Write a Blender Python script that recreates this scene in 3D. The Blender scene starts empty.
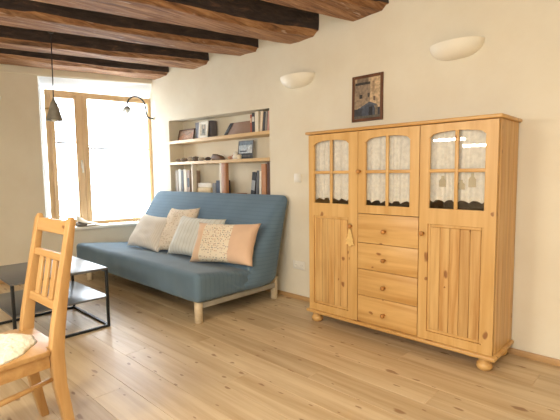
import bpy, bmesh, math, random
from mathutils import Vector, Matrix, noise
random.seed(7)
scn = bpy.context.scene
COL = scn.collection
R = math.radians

# ------------------------------------------------------------------ camera
def make_camera():
    yaw, pitch, roll, f = R(46.3521), R(4.8896), R(-0.7016), 424.64
    fw = Vector((math.sin(yaw)*math.cos(pitch), math.cos(yaw)*math.cos(pitch), -math.sin(pitch)))
    rt = Vector((math.cos(yaw), -math.sin(yaw), 0))
    up = rt.cross(fw)
    r2 = rt*math.cos(roll) + up*math.sin(roll)
    u2 = -rt*math.sin(roll) + up*math.cos(roll)
    cd = bpy.data.cameras.new('camera'); co = bpy.data.objects.new('camera', cd); COL.objects.link(co)
    m = Matrix((r2, u2, -fw)).transposed().to_4x4()
    m.translation = Vector((-3.002, -0.7736, 1.2))
    co.matrix_world = m
    cd.sensor_width = 36; cd.sensor_fit = 'HORIZONTAL'; cd.lens = f/560*36
    cd.clip_start = .05
    scn.camera = co
make_camera()

# ------------------------------------------------------------------ world, exposure
W = bpy.data.worlds.new('sky'); scn.world = W; W.use_nodes = True
bg = W.node_tree.nodes['Background']
bg.inputs[0].default_value = (0.82, 0.91, 1.0, 1); bg.inputs[1].default_value = 16.0
vs = scn.view_settings
vs.view_transform = 'Standard'; vs.look = 'None'; vs.gamma = 1; vs.use_curve_mapping = False
vs.exposure = 0.03
FILL_POWER = 33.0        # each added ceiling fill lamp
STRIP_POWER = 16.0        # each wall strip lamp

# window wall frame: origin at the corner, u runs away to the left, n points into the room
SK = R(11)
UC = Vector((0, 4.42, 0)); UU = Vector((-math.cos(SK), math.sin(SK), 0)); UN = Vector((-math.sin(SK), -math.cos(SK), 0))
def ww(u, n, z): return UC + UU*u + UN*n + Vector((0, 0, z))

pl = bpy.data.lights.new('window_portal', 'AREA'); pl.shape = 'RECTANGLE'; pl.size = 1.4; pl.size_y = 1.8
pl.cycles.is_portal = True
po = bpy.data.objects.new('window_portal', pl); COL.objects.link(po)
po.location = ww(.6, -.36, 1.42)
po.rotation_euler = UN.to_track_quat('-Z', 'Z').to_euler()

pl2 = bpy.data.lights.new('window_portal', 'AREA'); pl2.shape = 'RECTANGLE'; pl2.size = 1.1; pl2.size_y = 1.38; pl2.cycles.is_portal = True
po2 = bpy.data.objects.new('window_portal', pl2); COL.objects.link(po2); po2.location = (-4.7-.21, -.35, 1.51)  # sampling portal of the added window
po2.rotation_euler = Vector((1, 0, 0)).to_track_quat('-Z', 'Y').to_euler()

# ------------------------------------------------------------------ materials
def lin(c):
    return tuple(((v/255)/12.92 if v/255 <= .04045 else ((v/255+.055)/1.055)**2.4) for v in c)+(1,)
class NT:
    def __init__(s, name):
        s.m = bpy.data.materials.new(name); s.m.use_nodes = True
        s.t = s.m.node_tree; s.b = s.t.nodes['Principled BSDF']; s.out = s.t.nodes['Material Output']
    def n(s, typ, **kw):
        nd = s.t.nodes.new(typ)
        for k, v in kw.items():
            if k.startswith('i_'): nd.inputs[k[2:].replace('_', ' ')].default_value = v
            else: setattr(nd, k, v)
        return nd
    def l(s, a, b): s.t.links.new(a, b)
    def coords(s, scale, rand=True):
        tc = s.n('ShaderNodeTexCoord'); src = tc.outputs['Object']
        if rand:
            oi = s.n('ShaderNodeObjectInfo'); mu = s.n('ShaderNodeMath', operation='MULTIPLY'); mu.inputs[1].default_value = 37.0
            s.l(oi.outputs['Random'], mu.inputs[0])
            ad = s.n('ShaderNodeVectorMath', operation='ADD'); s.l(src, ad.inputs[0]); s.l(mu.outputs[0], ad.inputs[1]); src = ad.outputs[0]
        mp = s.n('ShaderNodeMapping'); mp.inputs['Scale'].default_value = scale; s.l(src, mp.inputs['Vector'])
        return mp.outputs[0]
    def mix(s, fac, a, b):
        nd = s.n('ShaderNodeMix', data_type='RGBA')
        for sock, v in ((nd.inputs[0], fac), (nd.inputs[6], a), (nd.inputs[7], b)):
            if hasattr(v, 'links'): s.l(v, sock)
            else: sock.default_value = v
        return nd.outputs[2]
    def ramp(s, fac, stops):
        nd = s.n('ShaderNodeValToRGB'); e = nd.color_ramp.elements
        while len(e) < len(stops): e.new(.5)
        for el, (p, c) in zip(e, stops): el.position = p; el.color = c if len(c) == 4 else lin(c)
        s.l(fac, nd.inputs[0]); return nd.outputs[0]
    def bump(s, h, strength, dist=.01):
        nd = s.n('ShaderNodeBump'); nd.inputs['Strength'].default_value = strength; nd.inputs['Distance'].default_value = dist
        s.l(h, nd.inputs['Height']); s.l(nd.outputs[0], s.b.inputs['Normal'])

def plain(name, col, rough=.6, var=.08, scale=12, bump=0., metal=0., spec=.5):
    t = NT(name); v = t.coords((scale,)*3)
    nz = t.n('ShaderNodeTexNoise', i_Scale=1.0, i_Detail=4.0); t.l(v, nz.inputs['Vector'])
    c = lin(col); d = tuple(x*(1-var) for x in c[:3])+(1,); e = tuple(min(1, x*(1+var)) for x in c[:3])+(1,)
    t.l(t.ramp(nz.outputs[0], [(.3, d), (.7, e)]), t.b.inputs['Base Color'])
    t.b.inputs['Roughness'].default_value = rough; t.b.inputs['Metallic'].default_value = metal
    t.b.inputs['Specular IOR Level'].default_value = spec
    if bump: t.bump(nz.outputs[0], bump)
    return t.m

def wood(name, light, dark, knot, axis, rough=.4, knots=.5, knot_scale=4.0, grain=16., bump=.05, tone=.0, spec=.5, knot_len=.6, knot_size=.13, knot_fac=.75):
    """straight-grained board wood; axis = grain direction"""
    t = NT(name)
    sc = [grain]*3; sc['XYZ'.index(axis)] = grain*.055
    v = t.coords(sc)
    nz = t.n('ShaderNodeTexNoise', i_Scale=1.0, i_Detail=5.0, i_Roughness=.6, i_Distortion=.4); t.l(v, nz.inputs['Vector'])
    col = t.ramp(nz.outputs[0], [(.32, dark), (.62, light)])
    if tone:
        oi = t.n('ShaderNodeObjectInfo'); mr = t.n('ShaderNodeMapRange'); mr.inputs[3].default_value = 1-tone; mr.inputs[4].default_value = 1+tone*.5
        ml = t.n('ShaderNodeMath', operation='MULTIPLY'); ml.inputs[1].default_value = 7.13; fr = t.n('ShaderNodeMath', operation='FRACT')
        t.l(oi.outputs['Random'], ml.inputs[0]); t.l(ml.outputs[0], fr.inputs[0]); t.l(fr.outputs[0], mr.inputs[0])
        hs = t.n('ShaderNodeHueSaturation'); t.l(mr.outputs[0], hs.inputs['Value']); t.l(col, hs.inputs['Color']); col = hs.outputs[0]
    if knots:
        kv = t.coords((1, 1, 1))
        sx = t.n('ShaderNodeSeparateXYZ'); t.l(kv, sx.inputs[0])
        oth = [q for q in 'XYZ' if q != axis]
        ac = t.n('ShaderNodeMath', operation='ADD'); t.l(sx.outputs[oth[0]], ac.inputs[0]); t.l(sx.outputs[oth[1]], ac.inputs[1])
        m_a = t.n('ShaderNodeMath', operation='MULTIPLY'); m_a.inputs[1].default_value = knot_scale; t.l(ac.outputs[0], m_a.inputs[0])
        m_b = t.n('ShaderNodeMath', operation='MULTIPLY'); m_b.inputs[1].default_value = knot_scale*knot_len; t.l(sx.outputs[axis], m_b.inputs[0])
        cx = t.n('ShaderNodeCombineXYZ'); t.l(m_a.outputs[0], cx.inputs[0]); t.l(m_b.outputs[0], cx.inputs[1])
        wn = t.n('ShaderNodeTexNoise', i_Scale=2.3, i_Detail=2.0); t.l(cx.outputs[0], wn.inputs['Vector'])
        wa = t.n('ShaderNodeVectorMath', operation='MULTIPLY_ADD'); wa.inputs[1].default_value = (.35, .35, .35); t.l(wn.outputs['Color'], wa.inputs[0]); t.l(cx.outputs[0], wa.inputs[2])
        vo = t.n('ShaderNodeTexVoronoi', i_Scale=1.0, voronoi_dimensions='2D'); t.l(wa.outputs[0], vo.inputs['Vector'])
        sep = t.n('ShaderNodeSeparateColor'); t.l(vo.outputs['Color'], sep.inputs[0])
        gt = t.n('ShaderNodeMath', operation='LESS_THAN'); gt.inputs[1].default_value = knots; t.l(sep.outputs[0], gt.inputs[0])
        mr = t.n('ShaderNodeMapRange', interpolation_type='SMOOTHSTEP'); mr.inputs[1].default_value = knot_size; mr.inputs[2].default_value = knot_size*.45
        mr.inputs[3].default_value = 0; mr.inputs[4].default_value = 1
        rs = t.n('ShaderNodeMapRange'); rs.inputs[3].default_value = .55; rs.inputs[4].default_value = 2.2; t.l(sep.outputs[1], rs.inputs[0])
        dv = t.n('ShaderNodeMath', operation='MULTIPLY'); t.l(vo.outputs['Distance'], dv.inputs[0]); t.l(rs.outputs[0], dv.inputs[1])
        t.l(dv.outputs[0], mr.inputs[0])
        mu = t.n('ShaderNodeMath', operation='MULTIPLY'); t.l(gt.outputs[0], mu.inputs[0]); t.l(mr.outputs[0], mu.inputs[1])
        m2 = t.n('ShaderNodeMath', operation='MULTIPLY'); m2.inputs[1].default_value = knot_fac; t.l(mu.outputs[0], m2.inputs[0])
        col = t.mix(m2.outputs[0], col, lin(knot))
    t.l(col, t.b.inputs['Base Color'])
    t.b.inputs['Roughness'].default_value = rough; t.b.inputs['Specular IOR Level'].default_value = spec
    if bump: t.bump(nz.outputs[0], bump)
    return t.m

def beam_mat():
    """hewn old beam: brown lit underside and shaded cheeks painted by face direction, streaks and pale flaked patches"""
    t = NT('old_beam')
    v = t.coords((2.2, 24, 24)); nz = t.n('ShaderNodeTexNoise', i_Scale=1.0, i_Detail=7.0, i_Roughness=.65, i_Distortion=.6); t.l(v, nz.inputs['Vector'])
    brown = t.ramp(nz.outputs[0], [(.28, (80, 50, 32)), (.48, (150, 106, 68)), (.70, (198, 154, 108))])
    shaded = t.ramp(nz.outputs[0], [(.3, (38, 30, 27)), (.58, (70, 56, 49)), (.8, (132, 96, 70))])  # dark cheek colour imitates the shade on faces turned from the window
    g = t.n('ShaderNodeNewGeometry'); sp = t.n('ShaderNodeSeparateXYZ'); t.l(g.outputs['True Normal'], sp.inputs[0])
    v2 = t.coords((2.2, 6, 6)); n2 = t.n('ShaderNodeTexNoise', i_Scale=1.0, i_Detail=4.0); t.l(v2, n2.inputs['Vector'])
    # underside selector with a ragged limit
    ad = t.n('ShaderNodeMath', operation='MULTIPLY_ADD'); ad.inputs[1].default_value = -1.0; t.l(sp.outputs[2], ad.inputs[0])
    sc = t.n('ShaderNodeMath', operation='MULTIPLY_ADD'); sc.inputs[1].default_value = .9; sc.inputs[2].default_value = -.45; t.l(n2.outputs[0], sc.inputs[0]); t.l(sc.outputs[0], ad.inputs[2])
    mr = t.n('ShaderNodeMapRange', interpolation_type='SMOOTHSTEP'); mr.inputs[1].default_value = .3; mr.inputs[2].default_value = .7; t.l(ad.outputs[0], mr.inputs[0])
    col = t.mix(mr.outputs[0], shaded, brown)
    v3 = t.coords((5, 22, 22)); n3 = t.n('ShaderNodeTexNoise', i_Scale=1.0, i_Detail=3.0); t.l(v3, n3.inputs['Vector'])
    m3 = t.n('ShaderNodeMapRange'); m3.inputs[1].default_value = .66; m3.inputs[2].default_value = .72; m3.inputs[4].default_value = .6; t.l(n3.outputs[0], m3.inputs[0])
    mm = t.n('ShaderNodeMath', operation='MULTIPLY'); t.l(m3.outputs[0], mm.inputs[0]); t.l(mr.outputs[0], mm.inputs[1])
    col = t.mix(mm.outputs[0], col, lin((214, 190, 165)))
    t.l(col, t.b.inputs['Base Color']); t.b.inputs['Roughness'].default_value = .75
    t.bump(nz.outputs[0], .9, .03)
    return t.m

def fabric(name, col, var=.1, stripes=None, weave=220., bump=.25, rough=.9):
    t = NT(name); v = t.coords((1, 1, 1), rand=False)
    nz = t.n('ShaderNodeTexNoise', i_Scale=weave, i_Detail=2.0); t.l(v, nz.inputs['Vector'])
    n2 = t.n('ShaderNodeTexNoise', i_Scale=5.0, i_Detail=3.0); t.l(v, n2.inputs['Vector'])
    c = lin(col); d = tuple(x*(1-var) for x in c[:3])+(1,); e = tuple(min(1, x*(1+var)) for x in c[:3])+(1,)
    col1 = t.ramp(n2.outputs[0], [(.3, d), (.7, e)])
    h = nz.outputs[0]
    if stripes:
        axis, freq, scol, fac = stripes
        wv = t.n('ShaderNodeTexWave', wave_type='BANDS', bands_direction=axis, i_Scale=freq, i_Distortion=.3); t.l(v, wv.inputs['Vector'])
        mr = t.n('ShaderNodeMapRange'); mr.inputs[1].default_value = .0; mr.inputs[2].default_value = .25; mr.inputs[3].default_value = fac; mr.inputs[4].default_value = 0; t.l(wv.outputs[0], mr.inputs[0])
        col1 = t.mix(mr.outputs[0], col1, lin(scol)); h = mr.outputs[0]
        bp = t.n('ShaderNodeMath', operation='MULTIPLY'); bp.inputs[1].default_value = -1; t.l(h, bp.inputs[0]); h = bp.outputs[0]
    t.l(col1, t.b.inputs['Base Color']); t.b.inputs['Roughness'].default_value = rough
    t.b.inputs['Specular IOR Level'].default_value = .2
    t.b.inputs['Sheen Weight'].default_value = .15
    t.bump(h, bump, .006)
    return t.m

def dotted(name, base, dots, scale=60.):
    t = NT(name); v = t.coords((1, 1, 1), rand=False)
    vo = t.n('ShaderNodeTexVoronoi', i_Scale=scale, i_Randomness=.55); t.l(v, vo.inputs['Vector'])
    mr = t.n('ShaderNodeMapRange'); mr.inputs[1].default_value = .34; mr.inputs[2].default_value = .24; mr.inputs[4].default_value = .85; t.l(vo.outputs['Distance'], mr.inputs[0])
    sep = t.n('ShaderNodeSeparateColor'); t.l(vo.outputs['Color'], sep.inputs[0])
    dc = t.ramp(sep.outputs[0], [(.0, dots[0]), (.5, dots[1]), (1., dots[-1])])
    t.l(t.mix(mr.outputs[0], lin(base), dc), t.b.inputs['Base Color']); t.b.inputs['Roughness'].default_value = .9
    return t.m

def glass(name, refl=1.0, tint=(1, 1, 1)):
    t = NT(name); t.t.nodes.remove(t.b)
    tr = t.n('ShaderNodeBsdfTransparent'); tr.inputs[0].default_value = tint+(1,)
    gl = t.n('ShaderNodeBsdfGlossy'); gl.inputs['Roughness'].default_value = .01
    fr = t.n('ShaderNodeFresnel', i_IOR=1.5); mu = t.n('ShaderNodeMath', operation='MULTIPLY'); mu.inputs[1].default_value = refl
    # same reflectance on both faces of the thin pane
    ge = t.n('ShaderNodeNewGeometry'); io = t.n('ShaderNodeMapRange'); io.inputs[3].default_value = 1.5; io.inputs[4].default_value = 1/1.5
    t.l(ge.outputs['Backfacing'], io.inputs[0]); t.l(io.outputs[0], fr.inputs['IOR'])
    t.l(fr.outputs[0], mu.inputs[0])
    mx = t.n('ShaderNodeMixShader'); t.l(mu.outputs[0], mx.inputs[0]); t.l(tr.outputs[0], mx.inputs[1]); t.l(gl.outputs[0], mx.inputs[2])
    t.l(mx.outputs[0], t.out.inputs[0]); return t.m

def sheer(name, col, transp=.5, lace=False):
    t = NT(name); t.t.nodes.remove(t.b)
    di = t.n('ShaderNodeBsdfDiffuse'); di.inputs[0].default_value = lin(col)
    tl = t.n('ShaderNodeBsdfTranslucent'); tl.inputs[0].default_value = lin(col)
    tr = t.n('ShaderNodeBsdfTransparent')
    m1 = t.n('ShaderNodeMixShader'); m1.inputs[0].default_value = .15 if lace else .35; t.l(di.outputs[0], m1.inputs[1]); t.l(tl.outputs[0], m1.inputs[2])
    m2 = t.n('ShaderNodeMixShader'); t.l(m1.outputs[0], m2.inputs[1]); t.l(tr.outputs[0], m2.inputs[2])
    if lace:
        v = t.coords((1, 1, 1), rand=False)
        nz = t.n('ShaderNodeTexNoise', i_Scale=38.0, i_Detail=3.0); t.l(v, nz.inputs['Vector'])
        mr = t.n('ShaderNodeMapRange'); mr.inputs[1].default_value = .4; mr.inputs[2].default_value = .6; mr.inputs[3].default_value = .05; mr.inputs[4].default_value = transp; t.l(nz.outputs[0], mr.inputs[0])
        t.l(mr.outputs[0], m2.inputs[0])
    else: m2.inputs[0].default_value = transp
    t.l(m2.outputs[0], t.out.inputs[0]); return t.m

def emit(name, col, strength):
    t = NT(name); t.t.nodes.remove(t.b); e = t.n('ShaderNodeEmission'); e.inputs[0].default_value = lin(col); e.inputs[1].default_value = strength
    t.l(e.outputs[0], t.out.inputs[0]); return t.m

def plaster(name, col, col2):
    t = NT(name); v = t.coords((1, 1, 1), rand=False)
    nz = t.n('ShaderNodeTexNoise', i_Scale=2.2, i_Detail=6.0, i_Roughness=.6); t.l(v, nz.inputs['Vector'])
    n2 = t.n('ShaderNodeTexNoise', i_Scale=9.0, i_Detail=5.0); t.l(v, n2.inputs['Vector'])
    t.l(t.ramp(nz.outputs[0], [(.35, col2), (.65, col)]), t.b.inputs['Base Color'])
    t.b.inputs['Roughness'].default_value = .9; t.b.inputs['Specular IOR Level'].default_value = .2
    t.bump(n2.outputs[0], .18, .02); return t.m

M = {}
M['plaster'] = plaster('warm_plaster', (232, 225, 206), (227, 218, 197))
M['reveal'] = plaster('white_plaster', (232, 236, 238), (226, 231, 234))
M['ceiling'] = plaster('ceiling_plaster', (214, 196, 166), (204, 186, 156))
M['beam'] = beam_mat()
M['floor'] = wood('floor_plank_wood', (212, 191, 157), (184, 156, 118), (126, 84, 50), 'Y', rough=.40, knots=.48, knot_scale=11., grain=15., bump=.04, tone=.08, knot_len=.40, knot_size=.14, knot_fac=.7, spec=.4)
M['subfloor'] = plain('subfloor', (120, 90, 60), .9)
M['skirt'] = wood('skirting_wood', (194, 156, 108), (170, 132, 88), (130, 84, 48), 'Y', knots=0)
M['pineZ'] = wood('pine_upright', (218, 178, 116), (202, 156, 90), (128, 68, 28), 'Z', rough=.38, knots=.22, knot_scale=8., grain=18.)
M['pineY'] = wood('pine_across', (218, 176, 112), (194, 146, 82), (128, 68, 28), 'Y', rough=.38, knots=.3, knot_scale=9., grain=18.)
M['pine_board'] = wood('pine_board', (220, 180, 118), (186, 134, 72), (120, 60, 24), 'Z', rough=.38, knots=.28, knot_scale=9., grain=22., tone=.14)
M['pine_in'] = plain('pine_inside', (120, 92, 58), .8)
M['knob'] = wood('knob_wood', (190, 134, 66), (160, 106, 50), (90, 50, 20), 'X', knots=0, rough=.35)
M['winwood'] = wood('window_wood', (238, 208, 166), (226, 192, 144), (150, 90, 50), 'Z', knots=0, rough=.45)
M['chair'] = wood('chair_wood', (200, 160, 106), (180, 136, 82), (110, 58, 24), 'Z', rough=.35, knots=.12, knot_scale=9., grain=20.)
M['chairX'] = wood('chair_wood_across', (200, 160, 106), (182, 138, 84), (110, 58, 24), 'Y', rough=.35, knots=.12, knot_scale=9., grain=20.)
M['shelf'] = wood('shelf_wood', (232, 204, 160), (216, 184, 138), (160, 110, 66), 'Y', knots=.1, rough=.5)
M['divider'] = plain('divider_white', (230, 222, 206), .6, .03)
M['brownboard'] = wood('brown_board', (186, 136, 100), (164, 114, 80), (110, 66, 40), 'Z', knots=0, rough=.5)
M['metal'] = plain('black_metal', (34, 38, 42), .42, .1, metal=.3)
M['tabletop'] = plain('dark_table_top', (92, 93, 94), .3, .06, 30, .02)
M['sofa'] = fabric('blue_grey_cover', (102, 126, 145), .07, ('X', 7.0, (84, 108, 128), .3), bump=.25)
M['sofa_back'] = fabric('blue_grey_back_cover', (102, 126, 145), .07, ('Z', 9.0, (84, 108, 128), .4), bump=.3)
M['bedwood'] = wood('pale_sofa_wood', (214, 198, 168), (196, 178, 146), (150, 120, 90), 'Y', knots=0, rough=.5)
M['sofametal'] = plain('grey_sofa_frame', (168, 164, 152), .5)
M['sconce'] = plain('white_ceramic', (240, 234, 216), .55, .02)
M['white'] = plain('white_plastic', (236, 232, 220), .4, .02)
M['grey'] = plain('grey_board', (112, 110, 110), .6)
M['cream'] = plain('cream_paper', (232, 220, 196), .7)
M['glass'] = glass('cabinet_glass', 1.0)
M['winglass'] = glass('window_glass', .6)
M['blind'] = sheer('sheer_blind', (250, 250, 248), .6)
M['lace'] = sheer('lace_net', (252, 248, 236), .16, lace=True)
M['lamp_metal'] = plain('aged_lamp_metal', (134, 130, 118), .45, .2, 30, metal=.25)
M['railgrey'] = plain('rail_grey', (150, 148, 144), .6)
M['brass'] = plain('pale_brass', (206, 170, 110), .35, metal=.7)
M['cord'] = plain('dark_cord', (50, 44, 40), .7)
M['opal'] = sheer('pale_glass_shade', (214, 216, 212), .15)
M['fleece'] = plain('cream_fleece', (250, 245, 228), .95, .06, 60, .7)
M['frame_brown'] = wood('frame_wood', (112, 72, 48), (88, 54, 36), (60, 30, 20), 'Z', knots=0, rough=.4)

# ------------------------------------------------------------------ mesh helpers
class MB:
    def __init__(s): s.v = []; s.f = []; s.mi = []
    def add(s, vs, fs, mi=0):
        o = len(s.v); s.v += [Vector(v) for v in vs]; s.f += [tuple(i+o for i in f) for f in fs]; s.mi += [mi]*len(fs); return s
    def box(s, a, b, mi=0):
        x0, y0, z0 = (min(p, q) for p, q in zip(a, b)); x1, y1, z1 = (max(p, q) for p, q in zip(a, b))
        return s.hexa([(x0,y0,z0),(x1,y0,z0),(x1,y1,z0),(x0,y1,z0),(x0,y0,z1),(x1,y0,z1),(x1,y1,z1),(x0,y1,z1)], mi)
    def hexa(s, p, mi=0):
        return s.add(p, [(0,3,2,1),(4,5,6,7),(0,1,5,4),(1,2,6,5),(2,3,7,6),(3,0,4,7)], mi)
    def prism(s, poly, d, mi=0):
        """poly: 3D points (planar), extruded by vector d"""
        n = len(poly); d = Vector(d); P = [Vector(p) for p in poly]
        fs = [tuple(range(n-1, -1, -1)), tuple(range(n, 2*n))]+[(i, (i+1) % n, n+(i+1) % n, n+i) for i in range(n)]
        return s.add(P+[p+d for p in P], fs, mi)
    def tube(s, pts, rad, seg=10, mi=0, cap=True):
        pts = [Vector(p) for p in pts]; n = len(pts)
        if not hasattr(rad, '__len__'): rad = [rad]*n
        vs = []; prev = None
        for i, p in enumerate(pts):
            d = (pts[min(i+1, n-1)]-pts[max(i-1, 0)]).normalized()
            if prev is None: a = d.orthogonal().normalized()
            else: a = (prev-d*prev.dot(d)).normalized()
            prev = a; b = d.cross(a)
            for k in range(seg):
                t = 2*math.pi*k/seg; vs.append(p+(a*math.cos(t)+b*math.sin(t))*rad[i])
        fs = [(i*seg+k, i*seg+(k+1) % seg, (i+1)*seg+(k+1) % seg, (i+1)*seg+k) for i in range(n-1) for k in range(seg)]
        if cap: fs += [tuple(range(seg-1, -1, -1)), tuple((n-1)*seg+k for k in range(seg))]
        return s.add(vs, fs, mi)
    def lathe(s, prof, o=(0, 0, 0), seg=20, axis='Z', a0=0., a1=2*math.pi, sc=(1, 1), mi=0):
        """prof: (r, h) pairs"""
        o = Vector(o); full = abs(a1-a0-2*math.pi) < 1e-6; ns = seg if full else seg+1; vs = []
        for r, h in prof:
            for k in range(ns):
                t = a0+(a1-a0)*k/seg; x, y = r*math.cos(t)*sc[0], r*math.sin(t)*sc[1]
                vs.append(o+(Vector((x, y, h)) if axis == 'Z' else Vector((h, x, y))))
        fs = []
        for i in range(len(prof)-1):
            for k in range(seg):
                k2 = (k+1) % ns
                fs.append((i*ns+k, i*ns+k2, (i+1)*ns+k2, (i+1)*ns+k))
        return s.add(vs, fs, mi)
    def rbox(s, a, b, r, div=(6, 6, 4), fn=None, mi=0):
        """rounded box on a subdivided cube surface; fn(Vector)->Vector deforms it"""
        a, b = Vector(a), Vector(b); c = (a+b)/2; h = (b-a)/2; idx = {}; vs = []; fs = []
        def lat(i, n):
            return -1+2*i/n
        def vid(i, j, k):
            key = (i, j, k)
            if key not in idx:
                p = Vector((lat(i, div[0])*h.x, lat(j, div[1])*h.y, lat(k, div[2])*h.z))
                q = Vector(tuple(max(-(hh-r), min(hh-r, x)) for x, hh in zip(p, h)))
                d = p-q
                if d.length > 1e-9:
                    m = max(abs(x) for x in d); d = d.normalized()*min(m, r)
                p = c+q+d
                idx[key] = len(vs); vs.append(fn(p) if fn else p)
            return idx[key]
        nx, ny, nz = div
        for i in range(nx):
            for j in range(ny):
                fs.append((vid(i,j,0), vid(i,j+1,0), vid(i+1,j+1,0), vid(i+1,j,0)))
                fs.append((vid(i,j,nz), vid(i+1,j,nz), vid(i+1,j+1,nz), vid(i,j+1,nz)))
        for i in range(nx):
            for k in range(nz):
                fs.append((vid(i,0,k), vid(i+1,0,k), vid(i+1,0,k+1), vid(i,0,k+1)))
                fs.append((vid(i,ny,k), vid(i,ny,k+1), vid(i+1,ny,k+1), vid(i+1,ny,k)))
        for j in range(ny):
            for k in range(nz):
                fs.append((vid(0,j,k), vid(0,j,k+1), vid(0,j+1,k+1), vid(0,j+1,k)))
                fs.append((vid(nx,j,k), vid(nx,j+1,k), vid(nx,j+1,k+1), vid(nx,j,k+1)))
        return s.add(vs, fs, mi)
    def xf(s, m):
        s.v = [m @ v for v in s.v]; return s
    def build(s, name, mat, parent=None, smooth=False, bevel=0., seg=2, off=None, wn=True):
        me = bpy.data.meshes.new(name)
        off = Vector(off) if off is not None else Vector((0, 0, 0))
        me.from_pydata([v-off for v in s.v], [], s.f)
        mats = mat if isinstance(mat, (list, tuple)) else [mat]
        for m in mats: me.materials.append(M[m] if isinstance(m, str) else m)
        for p, i in zip(me.polygons, s.mi): p.material_index = i
        bm = bmesh.new(); bm.from_mesh(me)
        bmesh.ops.recalc_face_normals(bm, faces=bm.faces)
        if bevel:
            ed = [e for e in bm.edges if len(e.link_faces) == 2 and e.calc_face_angle(0) > .5]
            bmesh.ops.bevel(bm, geom=ed, offset=bevel, segments=seg, affect='EDGES', profile=.5, clamp_overlap=True)
        bm.to_mesh(me); bm.free()
        if smooth or bevel:
            for p in me.polygons: p.use_smooth = True
        if bevel and not smooth:
            me.set_sharp_from_angle(angle=R(38))
        ob = bpy.data.objects.new(name, me); COL.objects.link(ob)
        if parent is not None: ob.parent = parent
        return ob

def tag(o, label=None, cat=None, group=None, kind=None):
    if label: o['label'] = label
    if cat: o['category'] = cat
    if group: o['group'] = group
    if kind: o['kind'] = kind
    return o
def thing(name, label, cat, loc=(0, 0, 0), rz=0., group=None):
    o = bpy.data.objects.new(name, None); COL.objects.link(o); o.location = loc; o.rotation_euler = (0, 0, rz)
    o.empty_display_size = .1
    return tag(o, label, cat, group)
def single(mb, name, mat, label, cat, loc, group=None, **kw):
    """a one-mesh thing: mesh given in world space, origin moved to loc"""
    o = mb.build(name, mat, off=loc, **kw); o.location = loc
    return tag(o, label, cat, group)
def struct(mb, name, mat, parent=None, **kw):
    o = mb.build(name, mat, parent, **kw)
    if parent is None: o['kind'] = 'structure'
    return o

# ------------------------------------------------------------------ room shell
XL, YF, CZ = -4.7, -3.6, 2.62
floor = struct(MB().box((XL-.3, YF-.3, -.08), (.5, 5.9, -.021)), 'floor', 'subfloor')
pw = .192
plank_mesh = {}
def plank(x, y0, y1):
    L = round(y1-y0, 3)
    if L not in plank_mesh:
        o = MB().box((.0003, .0003, -.02), (pw-.0003, L-.0003, 0)).build('plank', 'floor', floor, bevel=.0011, seg=1); plank_mesh[L] = o.data
    else:
        o = bpy.data.objects.new('plank', plank_mesh[L]); COL.objects.link(o); o.parent = floor
    o.location = (x, y0, 0)
i = 0; x = -.004-pw
offs = [0, .9, 1.7, .45, 1.3, 2.0, .7]
while x > XL-.05:
    y = YF-.02; first = .5+offs[i % 7]*.9
    cuts = [y, y+first]
    while cuts[-1] < 5.2: cuts.append(cuts[-1]+2.1)
    end = 4.43+(-x)*math.tan(SK)
    cuts = [q for q in cuts if q < end-.3]+[end]
    for a, b in zip(cuts, cuts[1:]): plank(x, a, b)
    i += 1; x -= pw
# thin strip of floor towards the cabinet wall is covered by the skirting

struct(MB().box((XL-.3, YF-.3, CZ), (.5, 5.9, CZ+.12)), 'ceiling', 'ceiling')

NY0, NY1, NZ0, ND = 2.22, 4.03, .80, .21
w = MB()
w.box((0, YF-.2, 0), (.35, NY0, CZ)); w.box((0, NY1, 0), (.35, 4.42, CZ)); w.box((0, NY0, 0), (.35, NY1, NZ0))
w.hexa([(0,NY0,1.845),(.35,NY0,1.845),(.35,NY1,1.886),(0,NY1,1.886),(0,NY0,CZ),(.35,NY0,CZ),(.35,NY1,CZ),(0,NY1,CZ)])
w.box((ND, NY0, NZ0), (.35, NY1, 1.9))
struct(w, 'wall_right', 'plaster')
WY0, WY1, WZ0, WZ1 = -.9, .2, .82, 2.2      # an added, unseen window for extra daylight, left of and behind the viewpoint
wl = MB(); wl.box((XL-.2, YF-.2, 0), (XL, WY0, CZ)); wl.box((XL-.2, WY1, 0), (XL, 5.9, CZ)); wl.box((XL-.2, WY0, 0), (XL, WY1, WZ0)); wl.box((XL-.2, WY0, WZ1), (XL, WY1, CZ))
struct(wl, 'wall_left', 'plaster')
added_win = bpy.data.objects.new('window_2_added', None); COL.objects.link(added_win); added_win['kind'] = 'structure'
f2 = MB(); a, b = XL-.14, XL-.08
f2.box((a, WY0, WZ0), (b, WY0+.06, WZ1)); f2.box((a, WY1-.06, WZ0), (b, WY1, WZ1)); f2.box((a, WY0+.06, WZ0), (b, WY1-.06, WZ0+.06)); f2.box((a, WY0+.06, WZ1-.06), (b, WY1-.06, WZ1)); ym = (WY0+WY1)/2; f2.box((a, ym-.05, WZ0+.06), (b, ym+.05, WZ1-.06))
f2.build('window_frame', 'winwood', added_win, bevel=.004)
for p, q in ((WY0+.06, ym-.05), (ym+.05, WY1-.06)): MB().box((XL-.115, p, WZ0+.06), (XL-.109, q, WZ1-.06)).build('pane', 'winglass', added_win)
struct(MB().box((XL, YF-.2, 0), (0, YF, CZ)), 'wall_front', 'plaster')

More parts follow.
